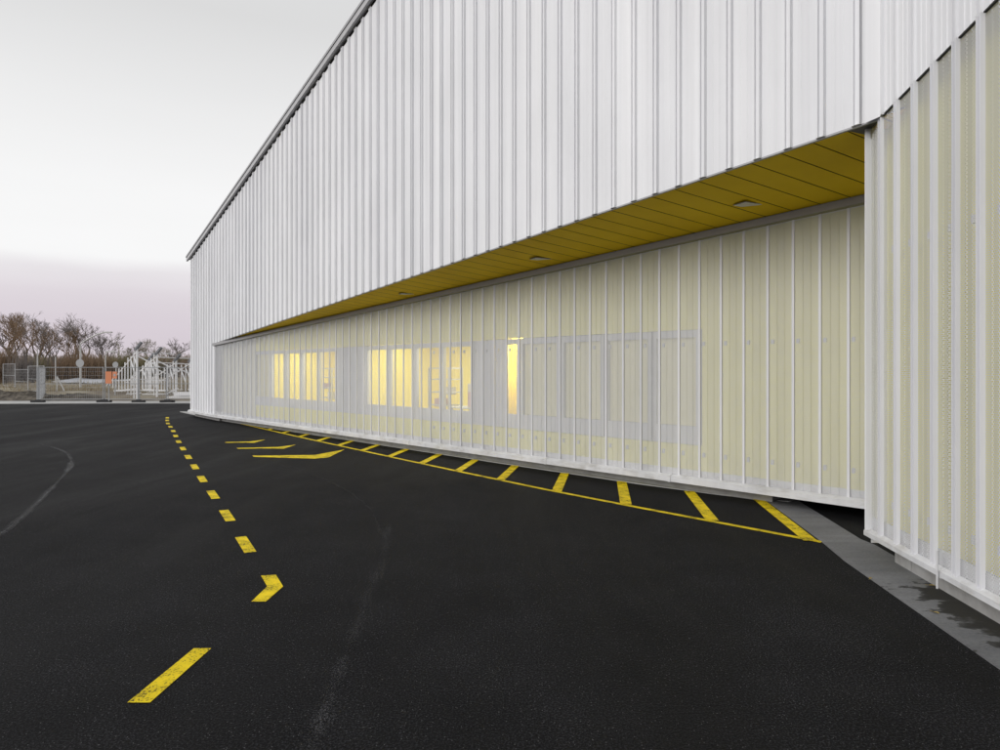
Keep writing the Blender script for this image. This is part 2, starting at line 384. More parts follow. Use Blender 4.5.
# roof edge: coping cap, and a dark sheet painting the shade in the gap behind it
mb = MB()
prism_along(mb, C, uf, nf, -.1, LEN_F+.18, [(.10, .0), (.10, .13), (-.30, .17), (-.30, .10), (.04, .05), (.04, .0)], lambda s: H_o(s)+.06)
mb.build('roof_coping', [M_COPE], hall)
mb = MB()
prism_along(mb, C, uf, nf, -.1, LEN_F+.18, [(.118, .125), (.118, .185), (-.30, .225), (-.30, .17), (.10, .132)], lambda s: H_o(s)+.06)
mb.build('coping_lip', [M_GTRIM], hall)
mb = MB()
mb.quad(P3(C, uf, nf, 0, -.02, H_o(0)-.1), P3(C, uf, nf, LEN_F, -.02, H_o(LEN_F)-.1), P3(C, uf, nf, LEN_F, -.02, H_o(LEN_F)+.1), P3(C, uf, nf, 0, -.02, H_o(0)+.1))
mb.build('eaves_shade', [M_DARK], hall)  # dark sheet stands in for shade between coping and cladding
# roof and hidden sides
mb = MB()
a, b = P3(C, uf, nf, -.05, -.3, H_o(0)+.05), P3(C, uf, nf, LEN_F, -.3, H_o(LEN_F)+.05)
c, d = P3(C, uf, nf, LEN_F, -7, H_o(LEN_F)+.4), P3(C, uf, nf, -.05, -9, H_o(0)+.4)
mb.quad(a, b, c, d)
for p, q in ((b, c), (c, d)):
    mb.quad((p.x, p.y, 0), (q.x, q.y, 0), (q.x, q.y, q.z), (p.x, p.y, p.z))
mb.build('roof', [M_CLAD], hall)

# recessed wall ---------------------------------------------------
S0 = -1.6
PR, PHR = .3209, .185
mb = MB()
clad(mb, R, ur, nr, S0, LEN_R, lambda s: .22, H_r, PR, PHR, perf=True, rib=.018, top=.015, h=.019, groove=.003)
mb.build('recessed_perforated_cladding', [M_RIB, M_PERF], hall)
mb = MB()   # grey head trim between cladding and soffit
prism_along(mb, R, ur, nr, S0, LEN_R, [(-.05, .012), (.075, .012), (.075, .10), (-.05, .10)], H_r)
mb.build('head_trim', [M_GTRIM], hall)
mb = MB()   # white sill trim
sill = [(.0, .245), (.012, .245), (.072, .215), (.072, .142), (.0, .142)]
prism_along(mb, R, ur, nr, S0, LEN_R+.02, sill)
prism_along(mb, C, uf, nf, LT-.1, LEN_F+.09, sill)
so = mb.build('sill_trim', [M_TRIM], hall)
for s in (2.55, 4.95, 8.9, 12.8, 16.7):   # sill joints with their cover plates
    mb = MB(); prism_along(mb, R, ur, nr, s-.02, s+.02, [(.012, .252), (.079, .220), (.079, .137), (.012, .137)])
    mb.build('sill_joint', [M_TRIM], so)
mb = MB()
prism_along(mb, R, ur, nr, 1.2, LEN_R+.1, [(-.235, -.1), (-.235, .20), (-.75, .20), (-.75, -.1)])
prism_along(mb, C, uf, nf, LT, LEN_F-.05, [(-.16, -.1), (-.16, .144), (-.3, .144), (-.3, -.1)])
mb.build('plinth', [M_PLINTH], hall)

# backing wall behind the perforated sheet, with the window band cut out
BD = -.25
W0, W1, WZ0, WZ1 = 2.22, 17.48, .65, 2.30
mb = MB()
def bw(s0, s1, z0, z1):
    n = max(1, int((s1-s0)/1.2))
    for i in range(n):
        a, b = s0+(s1-s0)*i/n, s0+(s1-s0)*(i+1)/n
        f = (lambda s: min(z1, H_r(s)+.05)) if z1 > 2.5 else (lambda s: z1)
        mb.quad(P3(R, ur, nr, a, BD, z0), P3(R, ur, nr, b, BD, z0), P3(R, ur, nr, b, BD, f(b)), P3(R, ur, nr, a, BD, f(a)))
bw(S0, 1.2, .17, 5); bw(1.2, W0, .0, 5); bw(W0, W1, .0, WZ0); bw(W0, W1, WZ1, 5)
mb.build('backing_wall', [M_WALL], hall)
mb = MB(); bw(W1, LEN_R, .0, 5)
mb.build('end_backing_wall', [mat('pale_cream_panel', (.70, .69, .56), .6)], hall)
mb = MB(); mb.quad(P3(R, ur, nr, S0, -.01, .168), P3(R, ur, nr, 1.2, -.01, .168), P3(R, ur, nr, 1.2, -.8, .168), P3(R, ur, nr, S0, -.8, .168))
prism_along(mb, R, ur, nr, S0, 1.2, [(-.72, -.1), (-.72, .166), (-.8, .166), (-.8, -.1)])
mb.build('recess_shade', [M_DARK], hall)  # underside and set-back plinth stretch coloured near black as recess shade
# brackets that carry the sheet, seen faintly through the holes beside the nearer ribs
def bracket(A, u, n, sc, z):
    mb = MB(); prism_along(mb, A, u, n, sc-.052, sc-.020, [(-.06, z), (-.03, z), (-.03, z+.06), (-.06, z+.06)]); mb.build('bracket', [M_FRAME], hall)
for k in range(-3, 26):
    for z in (.52, 2.05): bracket(R, ur, nr, PHR+k*PR, z)
# bottom closer: pale strip behind the lowest hand of the sheet
mb = MB()
prism_along(mb, R, ur, nr, S0, LEN_R, [(-.03, .2), (-.015, .2), (-.015, .33), (-.03, .33)])
mb.build('foot_rail', [M_TRIM], hall)

# windows: one frame and one pane each; solid grey infills between the groups
wins = [(2.24, 3.02, 'blind'), (3.05, 3.92, 'blind'), (3.95, 4.86, 'blind'), (4.90, 5.84, 'blind'), (5.87, 6.28, 'lit'),
        (7.13, 8.14, 'lit'), (8.16, 9.08, 'lit'), (9.12, 10.08, 'lit'), (10.11, 11.05, 'lit'),
        (12.46, 13.40, 'lit'), (13.42, 14.37, 'lit'), (14.39, 15.30, 'lit'), (15.34, 16.30, 'lit'), (16.33, 17.45, 'blind')]
G0, G1 = .915, 2.19
for s0, s1, kind in wins:
    mb = MB(); fw = .062
    for (a, b, z0, z1) in ((s0, s1, WZ0+.01, G0), (s0, s1, G1, WZ1-.01), (s0, s0+fw, G0, G1), (s1-fw, s1, G0, G1)):
        prism_along(mb, R, ur, nr, a, b, [(BD-.04, z0), (BD+.03, z0), (BD+.03, z1), (BD-.04, z1)])
    w = mb.build('window', [M_FRAME], hall)
    mb = MB()
    mb.quad(P3(R, ur, nr, s1-fw, BD-.01, G0), P3(R, ur, nr, s0+fw, BD-.01, G0), P3(R, ur, nr, s0+fw, BD-.01, G1), P3(R, ur, nr, s1-fw, BD-.01, G1))
    mb.build('pane', [M_GLASS], w)
    if kind == 'blind':
        mb = MB()
        prism_along(mb, R, ur, nr, s0+fw, s1-fw, [(BD-.030, G0+.004), (BD-.024, G0+.004), (BD-.024, G1-.004), (BD-.030, G1-.004)])
        mb.build('roller_blind', [M_BLIND], w)
for a, b in ((6.29, 7.12), (11.06, 12.45)):
    mb = MB(); prism_along(mb, R, ur, nr, a, b, [(BD-.04, WZ0+.01), (BD+.02, WZ0+.01), (BD+.02, WZ1-.01), (BD-.04, WZ1-.01)])
    mb.build('infill_panel', [M_FRAME], hall)

# rooms behind the windows; the lit ones have ceiling lamps
def room(s0, s1, depth, m, zc=2.62):
    mb = MB(); a, b = BD-.06, BD-.06-depth
    q = lambda s, d, z: P3(R, ur, nr, s, d, z)
    mb.quad(q(s0, b, .05), q(s1, b, .05), q(s1, b, zc), q(s0, b, zc), 0)
    mb.quad(q(s0, a, .05), q(s0, b, .05), q(s0, b, zc), q(s0, a, zc), 0)
    mb.quad(q(s1, a, .05), q(s1, b, .05), q(s1, b, zc), q(s1, a, zc), 0)
    mb.quad(q(s0, a, zc), q(s1, a, zc), q(s1, b, zc), q(s0, b, zc), 1)
    mb.quad(q(s0, a, .05), q(s1, a, .05), q(s1, b, .05), q(s0, b, .05), 1)
    return mb.build('room', [m, M_ROOMW if m is M_ROOM else M_ROOMD], hall)
room(2.2, 5.85, 3.0, M_ROOMD); room(5.86, 6.30, 2.2, M_ROOM); room(6.9, 11.1, 2.2, M_ROOM); room(12.35, 16.32, 2.2, M_ROOM); room(16.33, 17.6, 2.2, M_ROOMD)
M_LAMP = bpy.data.materials.new('lamp_glow'); M_LAMP.use_nodes = True
bsdf(M_LAMP).inputs['Emission Color'].default_value = (1, .96, .84, 1); bsdf(M_LAMP).inputs['Emission Strength'].default_value = 50
def ceiling_lamp(s, d, wd_=.55, hd=.12):
    mb = MB(); c = P3(R, ur, nr, s, BD-d, 2.56)
    mb.box(c, (wd_, hd, .03), (ur.x, ur.y, 0), (nr.x, nr.y, 0), mi=0)
    lo = c.z-.032
    e = [c + Vector((ur.x, ur.y, 0))*i*(wd_-.02) + Vector((nr.x, nr.y, 0))*j*(hd-.015) for i, j in ((-1, -1), (-1, 1), (1, 1), (1, -1))]
    mb.poly([(p.x, p.y, lo) for p in e], 1)
    return mb.build('ceiling_lamp', [M_ROOMW, M_LAMP], hall)
for s in (8.0, 10.0, 13.3, 15.2):
    ceiling_lamp(s, .75); 
ceiling_lamp(6.08, .7, .16, .4)

# soffit: planks square to the front, dark joints, grey light panels
mb = MB()
zs = lambda p: None
e1 = R + ur*S0
def soff_z(p):      # plane through the three soffit corners
    n = SOF_N; return SOF_P.z - (n.x*(p.x-SOF_P.x) + n.y*(p.y-SOF_P.y))/n.z
SOF_P = Vector((C.x, C.y, H_s(0)+.012))
_q1 = Vector((T.x, T.y, H_s(LT)+.012)); _q2 = Vector((R.x, R.y, H_r(0)+.095))
SOF_N = (_q1-SOF_P).cross(_q2-SOF_P).normalized()
def wall_d(s):      # depth behind the front at which the recessed wall stands, for front station s
    A = C + uf*s; # A - nf*t on line R + ur*k
    m = Matrix(((-nf.x, -ur.x), (-nf.y, -ur.y))); r_ = R - A
    t = m.inverted() @ r_; return t[0]
W2 = V2(.9026, .4305)         # run of the planks
def reach(a):                 # distance along the planks from the front to the recessed wall
    A = C + uf*a; m = Matrix(((W2.x, -ur.x), (W2.y, -ur.y))); t = m.inverted() @ (R-A); return t[0]
PLK = .3275
k = -12
while .67+k*PLK < LT-.1:
    a, b = .67+k*PLK+.007, min(.67+(k+1)*PLK-.007, LT-.02); k += 1
    if reach(b) > .01:
        pts = [C+uf*a, C+uf*b, C+uf*b+W2*reach(b), C+uf*a+W2*reach(a)]
        mb.quad(*[(w.x, w.y, soff_z(w)) for w in pts])
sof = mb.build('soffit', [M_SOFFIT], hall)
mb = MB()
pts = [C + uf*-3.2, C + uf*LT, C + uf*-3.2 + W2*reach(-3.2)]
mb.poly([(w.x, w.y, soff_z(w)+.012) for w in pts])
mb.build('soffit_joint_backing', [mat('joint_brown', (.16, .075, .012), .8)], sof)
for s, d in ((1.92, 1.01), (5.5, .84), (9.42, .65)):
    p = C + uf*s - nf*d; z = soff_z(p); W3 = Vector((W2.x, W2.y, 0)); N3 = Vector((-W2.y, W2.x, 0))
    mb = MB()
    mb.box((p.x, p.y, z-.001), (.155, .10, .003), W3, N3, tuple(SOF_N))
    sl = mb.build('soffit_light', [M_GTRIM], hall)
    mb = MB(); mb.box((p.x, p.y, z-.005), (.145, .092, .002), W3, N3, tuple(SOF_N))
    mb.build('diffuser', [M_GRILLE], sl)

# near block -------------------------------------------------------
PB, PHB = .291, .005
RB0, RB1 = -.22, 8.6
mb = MB()
clad(mb, C, ub, nb, RB0, RB1, lambda s: .22, lambda s: H_b(s)+.03, PB, PHB, perf=True, rib=.034, top=.028, h=.028, groove=.026, gw=.55)
mb.build('side_perforated_cladding', [M_RIB, M_PERF2], hall)
mb = MB()
clad(mb, C, ub, nb, -.02, RB1, lambda s: H_b(s)+.004, lambda s: 11.4, PB, PHB, rib=.034, top=.028, h=.030, pan_off=.014, groove=.026, gw=.55)
mb.build('side_upper_cladding', [M_CLAD], hall)
mb = MB()   # dark strips painting the shade below the upper sheet
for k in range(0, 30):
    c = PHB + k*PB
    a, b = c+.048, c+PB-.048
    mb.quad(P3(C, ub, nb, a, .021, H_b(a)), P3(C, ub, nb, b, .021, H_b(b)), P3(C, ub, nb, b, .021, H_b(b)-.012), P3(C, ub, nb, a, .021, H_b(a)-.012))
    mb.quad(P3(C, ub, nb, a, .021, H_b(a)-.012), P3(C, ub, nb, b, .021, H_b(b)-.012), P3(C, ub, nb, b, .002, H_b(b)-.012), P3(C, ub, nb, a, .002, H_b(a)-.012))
mb.build('gap_shade_strip', [M_DARK], hall)
mb = MB()
prism_along(mb, C, ub, nb, RB0-.05, RB1, [(.0, .25), (.008, .25), (.044, .224), (.044, .182), (.0, .182)])
sb = mb.build('side_sill_trim', [M_TRIM], hall)
mb = MB()
prism_along(mb, C, ub, nb, 1.02, 1.04, [(.012, .254), (.049, .229), (.049, .178), (.012, .178)])
mb.tube([P3(C, ub, nb, 1.03, .066, .10), P3(C, ub, nb, 1.03, .066, .38)], .008)
mb.build('sill_bracket', [M_TRIM], sb)
mb = MB()
for a, b in ((RB0+.22, .28), (.29, 2.4), (2.41, RB1)):
    prism_along(mb, C, ub, nb, a, b, [(-.11, -.1), (-.11, .184), (-.3, .184), (-.3, -.1)])
mb.build('side_plinth', [M_PLINTH], hall)
mb = MB()   # wall behind the perforated sheet, and the narrow return into the recess
n = 10
for i in range(n):
    a, b = RB0+(RB1-RB0)*i/n, RB0+(RB1-RB0)*(i+1)/n
    mb.quad(P3(C, ub, nb, a, -.14, .1), P3(C, ub, nb, b, -.14, .1), P3(C, ub, nb, b, -.14, H_b(b)+.3), P3(C, ub, nb, a, -.14, H_b(a)+.3))
mb.build('side_backing_wall', [M_WALL], hall)
mb = MB()
mb.quad(P3(C, ub, nb, RB0, .0, .12), P3(C, ub, nb, RB0, -1.6, .12), P3(C, ub, nb, RB0, -1.6, 4.0), P3(C, ub, nb, RB0, .0, 4.0))
prism_along(mb, C, ub, nb, RB0-.012, RB0+.012, [(-.02, .24), (.05, .24), (.05, 3.955), (-.02, 3.955)])
mb.build('side_return', [M_CLAD], hall)
for k in range(0, 9):
    for z in (.50, 2.75): bracket(C, ub, nb, PHB+k*PB+.16, z)
mb = MB()
prism_along(mb, C, ub, nb, RB0, RB1, [(-.03, .2), (-.015, .2), (-.015, .36), (-.03, .36)])
mb.build('side_foot_rail', [M_TRIM], hall)
mb = MB()   # dark triangle painting the shaded hole at the soffit end, plus hanging flashing
q0 = C+uf*.34; q1 = C-nf*.01; q2 = C-ub*.32+W2*.02
mb.poly([(q.x, q.y, soff_z(q)-.007) for q in (q0, q1, q2)])
q3 = C-ub*.19+uf*.02; q4 = C+uf*.10
mb.poly([(q3.x, q3.y, soff_z(q3)-.01), (q4.x, q4.y, soff_z(q4)-.01), (q3.x, q3.y, soff_z(q3)-.10)])
mb.build('corner_shade_and_flashing', [mat('corner_shade_grey', (.10, .10, .10), .7)], hall)
mb = MB()
ra, rb = P3(C, ub, nb, -.1, -.05, 11.4), P3(C, ub, nb, RB1, -.05, 11.4)
rc, rd = P3(C, ub, nb, RB1, -6, 11.4), P3(C, ub, nb, -.1, -6, 11.4)
mb.quad(ra, rb, rc, rd); mb.quad((rb.x, rb.y, 0), (rc.x, rc.y, 0), rc, rb)
mb.build('side_roof', [M_CLAD], hall)

# ------------------------------------------------------------------ ground
def sheet(name, pts, z, m, parent=None, kind='structure'):
    mb = MB(); mb.poly([(x, y, z) for x, y in pts]); o = mb.build(name, m, parent)
    if kind and not parent: o['kind'] = kind
    return o
M_EARTH = mat('far_ground', (.12, .105, .075), .95)
lk(M_EARTH, ramp(M_EARTH, noise(M_EARTH, .12, 7, objco(M_EARTH), .65), [(.3, (.075, .06, .045)), (.5, (.16, .135, .095)), (.7, (.24, .21, .15))]), bsdf(M_EARTH).inputs['Base Color'])
gz = sheet('ground', [(-2500, -600), (2500, -600), (2500, 4000), (-2500, 4000)], -.012, M_EARTH)
yard = sheet('asphalt_yard', [(-60, -30), (14, -30), (14, 34.5), (-60, 34.5)], 0, M_ASPH)
# concrete apron at the near block and the slab at the far corner
def slab(name, pts, z0, z1, m):
    mb = MB(); mb.poly([(x, y, z1) for x, y in pts])
    for (a, b), (c, d) in zip(pts, pts[1:]+pts[:1]): mb.quad((a, b, z0), (c, d, z0), (c, d, z1), (a, b, z1))
    o = mb.build(name, m); o['kind'] = 'structure'; return o
slab('concrete_apron', [(3.53, 8.95), (3.215, 6.65), (3.10, 6.0), (2.868, 3.825), (2.35, -1), (2.0, -4), (3.3, -4), (3.45, 4.4), (3.68, 6.55), (3.66, 6.77), (3.96, 9.1)], -.02, .006, M_CONC)
_e = [(1.05, .40), (1.4, .32), (1.93, .20), (3.2, .11), (4.4, .12), (6.2, .11), (12.2, .16), (17, .19), (20.3, .24)]
slab('base_strip', [tuple(R+ur*a-nr*d) for a, d in _e] + [tuple(R+ur*20.3-nr*.75), tuple(R+ur*1.05-nr*.75)], -.02, .012, M_CONC2)
slab('corner_slab', [(-9.75, 23.1), (-12.0, 25.9), (-13.15, 27.4), (-12.2, 27.5), (-11.2, 26.0), (-9.2, 23.2)], -.02, .02, M_CONC2)
slab('pavement', [(-40, 33.2), (-25.5, 33.8), (-20, 34.3), (-14, 34.4), (-10, 34.6), (-10, 36.5), (-40, 36.5)], -.02, .03, M_CONC2)

# yellow road markings on the asphalt
def mark(name, pts, label=None):
    mb = MB(); mb.poly([(x, y, .004) for x, y in pts]); o = mb.build(name, M_PAINT, yard)
    if label: o['label'] = label
    return o
mark('lane_dash', [(-1.889, 4.116), (-1.782, 4.116), (-1.807, 3.444), (-1.925, 3.444)], 'nearest yellow dash, longer than the others and set crosswise')
mark('lane_corner', [(-1.998, 5.572), (-1.879, 5.594), (-1.721, 5.294), (-1.736, 4.947), (-1.845, 4.947), (-1.848, 5.294)], 'angled yellow dash where the dashed line turns')
dc = [(-2.513, 6.58), (-3.227, 7.885), (-3.959, 9.2), (-4.698, 10.52), (-5.425, 11.85), (-6.16, 13.18), (-6.93, 14.58), (-7.71, 16.0), (-8.46, 17.40), (-9.21, 18.80), (-9.98, 20.2), (-10.68, 21.45), (-11.35, 22.75), (-11.97, 24.0)]
for i, (x, y) in enumerate(dc):
    j0, j1 = max(0, i-1), min(len(dc)-1, i+1)
    dv = V2(dc[j1][0]-dc[j0][0], dc[j1][1]-dc[j0][1]).normalized(); nv = V2(dv.y, -dv.x); c = V2(x, y)
    hl, hw = .335, .054
    mark('lane_dash', [tuple(c + dv*a*hl + nv*b*hw) for a, b in ((-1, -1), (-1, 1), (1, 1), (1, -1))])
for pts in ([(-6.544, 15.90), (-6.029, 16.02), (-5.80, 16.50), (-5.80, 15.75), (-6.03, 15.80), (-6.50, 15.76)],
            [(-5.813, 14.709), (-4.949, 14.90), (-4.70, 15.36), (-4.72, 14.55), (-4.95, 14.62), (-5.717, 14.56)],
            [(-4.976, 13.40), (-3.755, 13.494), (-3.36, 14.42), (-3.37, 13.13), (-3.60, 12.93), (-4.875, 13.20)]):
    mark('direction_chevron', pts)
# hatched keep-clear zone along the recessed wall
op = [(3.183, 6.635), (2.42, 7.50), (1.62, 8.40), (.58, 9.62), (0, 10.36), (-.70, 11.24), (-1.95, 12.85), (-3.626, 15.05), (-5.3, 17.25), (-7.0, 19.55), (-8.3, 21.3)]
mb = MB()
for i, ((x0, y0), (x1, y1)) in enumerate(zip(op, op[1:])):
    d_ = V2(x1-x0, y1-y0).normalized(); n_ = V2(d_.y, -d_.x)
    a, b = V2(x0, y0), V2(x1, y1)
    w0 = w1 = .085
    mb.quad(*[(p.x, p.y, .004) for p in (a, b, b+n_*w1, a+n_*w0)])
mb.build('hatching_outline', M_PAINT, yard)
bars = [((3.12, 6.70), (3.43, 8.86)), ((2.421, 7.60), (2.68, 9.46)), ((1.607, 8.505), (1.877, 10.30)), ((.80, 9.43), (1.08, 11.10)), ((.0, 10.40), (.28, 12.0)),
        ((-.72, 11.30), (-.46, 12.80)), ((-1.45, 12.25), (-1.22, 13.64)), ((-2.20, 13.23), (-2.01, 14.50)), ((-2.94, 14.20), (-2.79, 15.35)), ((-3.68, 15.16), (-3.58, 16.2)),
        ((-4.42, 16.12), (-4.36, 17.05)), ((-5.17, 17.12), (-5.14, 17.9)), ((-5.92, 18.12), (-5.92, 18.75)), ((-6.66, 19.12), (-6.68, 19.6))]
for i, (a, b) in enumerate(bars):
    a, b = V2(*a), V2(*b); d_ = (b-a).normalized(); n_ = V2(d_.y, -d_.x)*.072
    if i == 0: n_ = n_*.95
    mb = MB(); mb.quad(*[(p.x, p.y, .008) for p in (a-n_, a+n_, b+n_, b-n_)])
    mb.build('hatching_bar', M_PAINT, yard)

# dusty paving joints and tyre arcs in the asphalt
def ribbon(name, pts, w, z=.003, m=M_SEAM, parent=yard):
    # smooth the line first
    P = [Vector((x, y, 0)) for x, y in pts]; Q = []
    for i in range(len(P)-1):
        p0, p1, p2, p3 = P[max(i-1, 0)], P[i], P[i+1], P[min(i+2, len(P)-1)]
        for t in [j/8 for j in range(8)]:
            Q.append(.5*((2*p1)+(-p0+p2)*t+(2*p0-5*p1+4*p2-p3)*t*t+(-p0+3*p1-3*p2+p3)*t**3))
    Q.append(P[-1]); mb = MB()
    for i in range(len(Q)-1):
        def nn(k):
            d = (Q[min(k+1, len(Q)-1)]-Q[max(k-1, 0)]).normalized(); return Vector((d.y, -d.x, 0))*w/2
        a, b = Q[i], Q[i+1]; na, nb_ = nn(i), nn(i+1); u0, u1 = i/len(Q), (i+1)/len(Q)
        mb.quad(*[(p.x, p.y, z) for p in (a-na, b-nb_, b+nb_, a+na)], 0, [(u0, 0), (u1, 0), (u1, 1), (u0, 1)])
    return mb.build(name, m, parent)
ribbon('paving_joint', [(-5.0, 6.4), (-5.215, 6.957), (-5.65, 7.918), (-6.456, 9.569), (-7.50, 11.6), (-8.304, 12.9), (-9.4, 14.3), (-10.6, 15.4)], .13)
ribbon('paving_joint', [(-16.2, 26.1), (-13.789, 22.993), (-11.539, 20.525), (-7.382, 16.414), (-3.444, 11.484), (-1.854, 8.832), (-1.25, 7.0)], .09, .0025, M_SCUFF)
ribbon('paving_joint', [(-1.25, 7.4), (-1.06, 6.2), (-1.017, 5.217), (-.95, 4.3), (-.86, 3.02), (-.82, 2.0)], .20, .003, M_SCUFF)

# ------------------------------------------------------------------ background: bank, road, trees, fence, frames, lamps
def at(px, Y): return (px-500)/F*Y
def zat(py, Y): return CH + (370.1-py)*Y/F
M_BANK = mat('dry_bank', (.2, .17, .12), .95)
_k = noise(M_BANK, .5, 8, objco(M_BANK, (1, 1, 3)), .7)
lk(M_BANK, ramp(M_BANK, _k, [(.3, (.055, .045, .035)), (.45, (.15, .12, .085)), (.6, (.25, .22, .16)), (.75, (.34, .31, .25))]), bsdf(M_BANK).inputs['Base Color'])
def bank_h(x, y):
    t = max(0, min(1, (y-36.8)/2.2)); t2 = max(0, min(1, (y-43)/25))
    r = math.sin(x*.9+y*.3)*.07+math.sin(x*.31-y*.7)*.10+math.sin(x*2.3+1.7*y)*.035
    return -.01 + .30*t + .55*t2 + r*t
mb = MB(); nx, ny = 90, 60
xs = [-130+i*(140)/nx for i in range(nx+1)]; ys = [36.4+(120-36.4)*(j/ny)**1.7 for j in range(ny+1)]
for i in range(nx):
    for j in range(ny):
        q = [(xs[i], ys[j]), (xs[i+1], ys[j]), (xs[i+1], ys[j+1]), (xs[i], ys[j+1])]
        mb.quad(*[(x, y, bank_h(x, y)) for x, y in q])
bk = mb.build('earth_bank', M_BANK); bk['kind'] = 'structure'
M_SOIL = mat('dark_soil', (.06, .05, .042), .95)
lk(M_SOIL, ramp(M_SOIL, noise(M_SOIL, 2.2, 8, objco(M_SOIL), .7), [(.3, (.035, .03, .026)), (.5, (.08, .068, .055)), (.75, (.20, .175, .14))]), bsdf(M_SOIL).inputs['Base Color'])
mb = MB(); nx, ny = 120, 10; rng = random.Random(9)
gx = [-34+i*12/nx for i in range(nx+1)]
hh = {}
for i in range(nx+1):
    for j in range(ny+1):
        v = j/ny; hh[i, j] = -.02 + math.sin(v*math.pi)*(.50+.14*math.sin(gx[i]*.8)+.10*math.sin(gx[i]*2.1+1)+rng.gauss(0, .05)) * min(1, max(.1, (-22-gx[i])/2.5))
for i in range(nx):
    for j in range(ny):
        mb.quad(*[(gx[a], 36.7+2.6*b/ny, hh[a, b]) for a, b in ((i, j), (i+1, j), (i+1, j+1), (i, j+1))])
sr = mb.build('soil_ridge', M_SOIL); sr['kind'] = 'structure'
mb = MB()   # pale track on the far side of the bank
for i in range(16):
    x0, x1 = at(58, 58)+i*.55, at(58, 58)+(i+1)*.55
    mb.quad((x0, 57, bank_h(x0, 57)+.13), (x1, 57, bank_h(x1, 57)+.13), (x1, 61, bank_h(x1, 61)+.20), (x0, 61, bank_h(x0, 61)+.20))
tk = mb.build('gravel_track', mat('pale_gravel', (.42, .43, .46), .9)); tk['kind'] = 'structure'
# tufts of dead grass
M_GRASS = mat('dead_grass', (.27, .22, .13), .95)
mb = MB()
for i in range(4200):
    y = 40.5 + 24*random.random()**1.5; x = random.uniform(at(-30, y), at(200, y)); z = bank_h(x, y)-.02
    h = random.uniform(.12, .42); w = .018; a = random.uniform(0, math.pi); lx, ly = random.gauss(0, .1), random.gauss(0, .1)
    mb.poly([(x-w*math.cos(a), y-w*math.sin(a), z), (x+w*math.cos(a), y+w*math.sin(a), z), (x+lx, y+ly, z+h)])
g = mb.build('dead_grass', M_GRASS); tag(g, 'tufts of dead straw coloured grass covering the bank behind the fence', 'grass', kind='stuff')

M_BARK = mat('bark', (.13, .11, .09), .95)
M_TWIG = mat('twig_grey', (.17, .15, .14), .95)
M_TWIGB = mat('twig_brown', (.20, .135, .085), .95)
M_TWIGG = mat('twig_olive', (.18, .16, .085), .95)
def grow(trunk, crown, p, d, l, r, depth, spread, rng, first=True):
    n = 3; pts = [p]; q = p
    for i in range(n):
        d = (d + Vector((rng.gauss(0, .12), rng.gauss(0, .12), rng.gauss(.03, .08)))).normalized(); q = q + d*l/n; pts.append(q)
    (trunk if depth >= 5 else crown).tube(pts, [max(.010, r*(1-.35*i/n)) for i in range(n+1)], 5 if depth >= 5 else 3)
    if depth == 0: return
    k = rng.choice((2, 3, 3)) if depth > 1 else rng.choice((3, 4))
    for i in range(k):
        at_ = pts[rng.choice((2, 3, 3))]
        ax = Vector((rng.gauss(0, 1), rng.gauss(0, 1), rng.gauss(0, .4)))
        nd_ = (d + ax.normalized()*spread*rng.uniform(.6, 1.25) + Vector((0, 0, .12))).normalized()
        grow(trunk, crown, at_, nd_, l*rng.uniform(.62, .86), r*rng.uniform(.52, .68), depth-1, spread, rng, False)
def tree(px, Y, top_py, label, seed, m=M_TWIG, spread=.62, name='bare_tree', depth=6, lean=0, rmin=.0):
    rng = random.Random(seed); x = at(px, Y); z = bank_h(x, Y) if Y < 118 else 1.0; H = zat(top_py-5, Y)-z
    o = empty(name, (x, Y, z-.1), label, 'tree', 'bare winter trees behind the fence')
    a, b = MB(), MB()
    grow(a, b, Vector((0, 0, 0)), Vector((lean, 0, 1)), H*.30, H*.025, depth, spread, rng)
    zm = max(v[2] for v in b.v); k = H/zm
    for m_ in (a, b): m_.v = [(v[0]*k, v[1]*k, v[2]*k) for v in m_.v]
    a.build('trunk', M_BARK, o); b.build('crown', m, o)
    return o
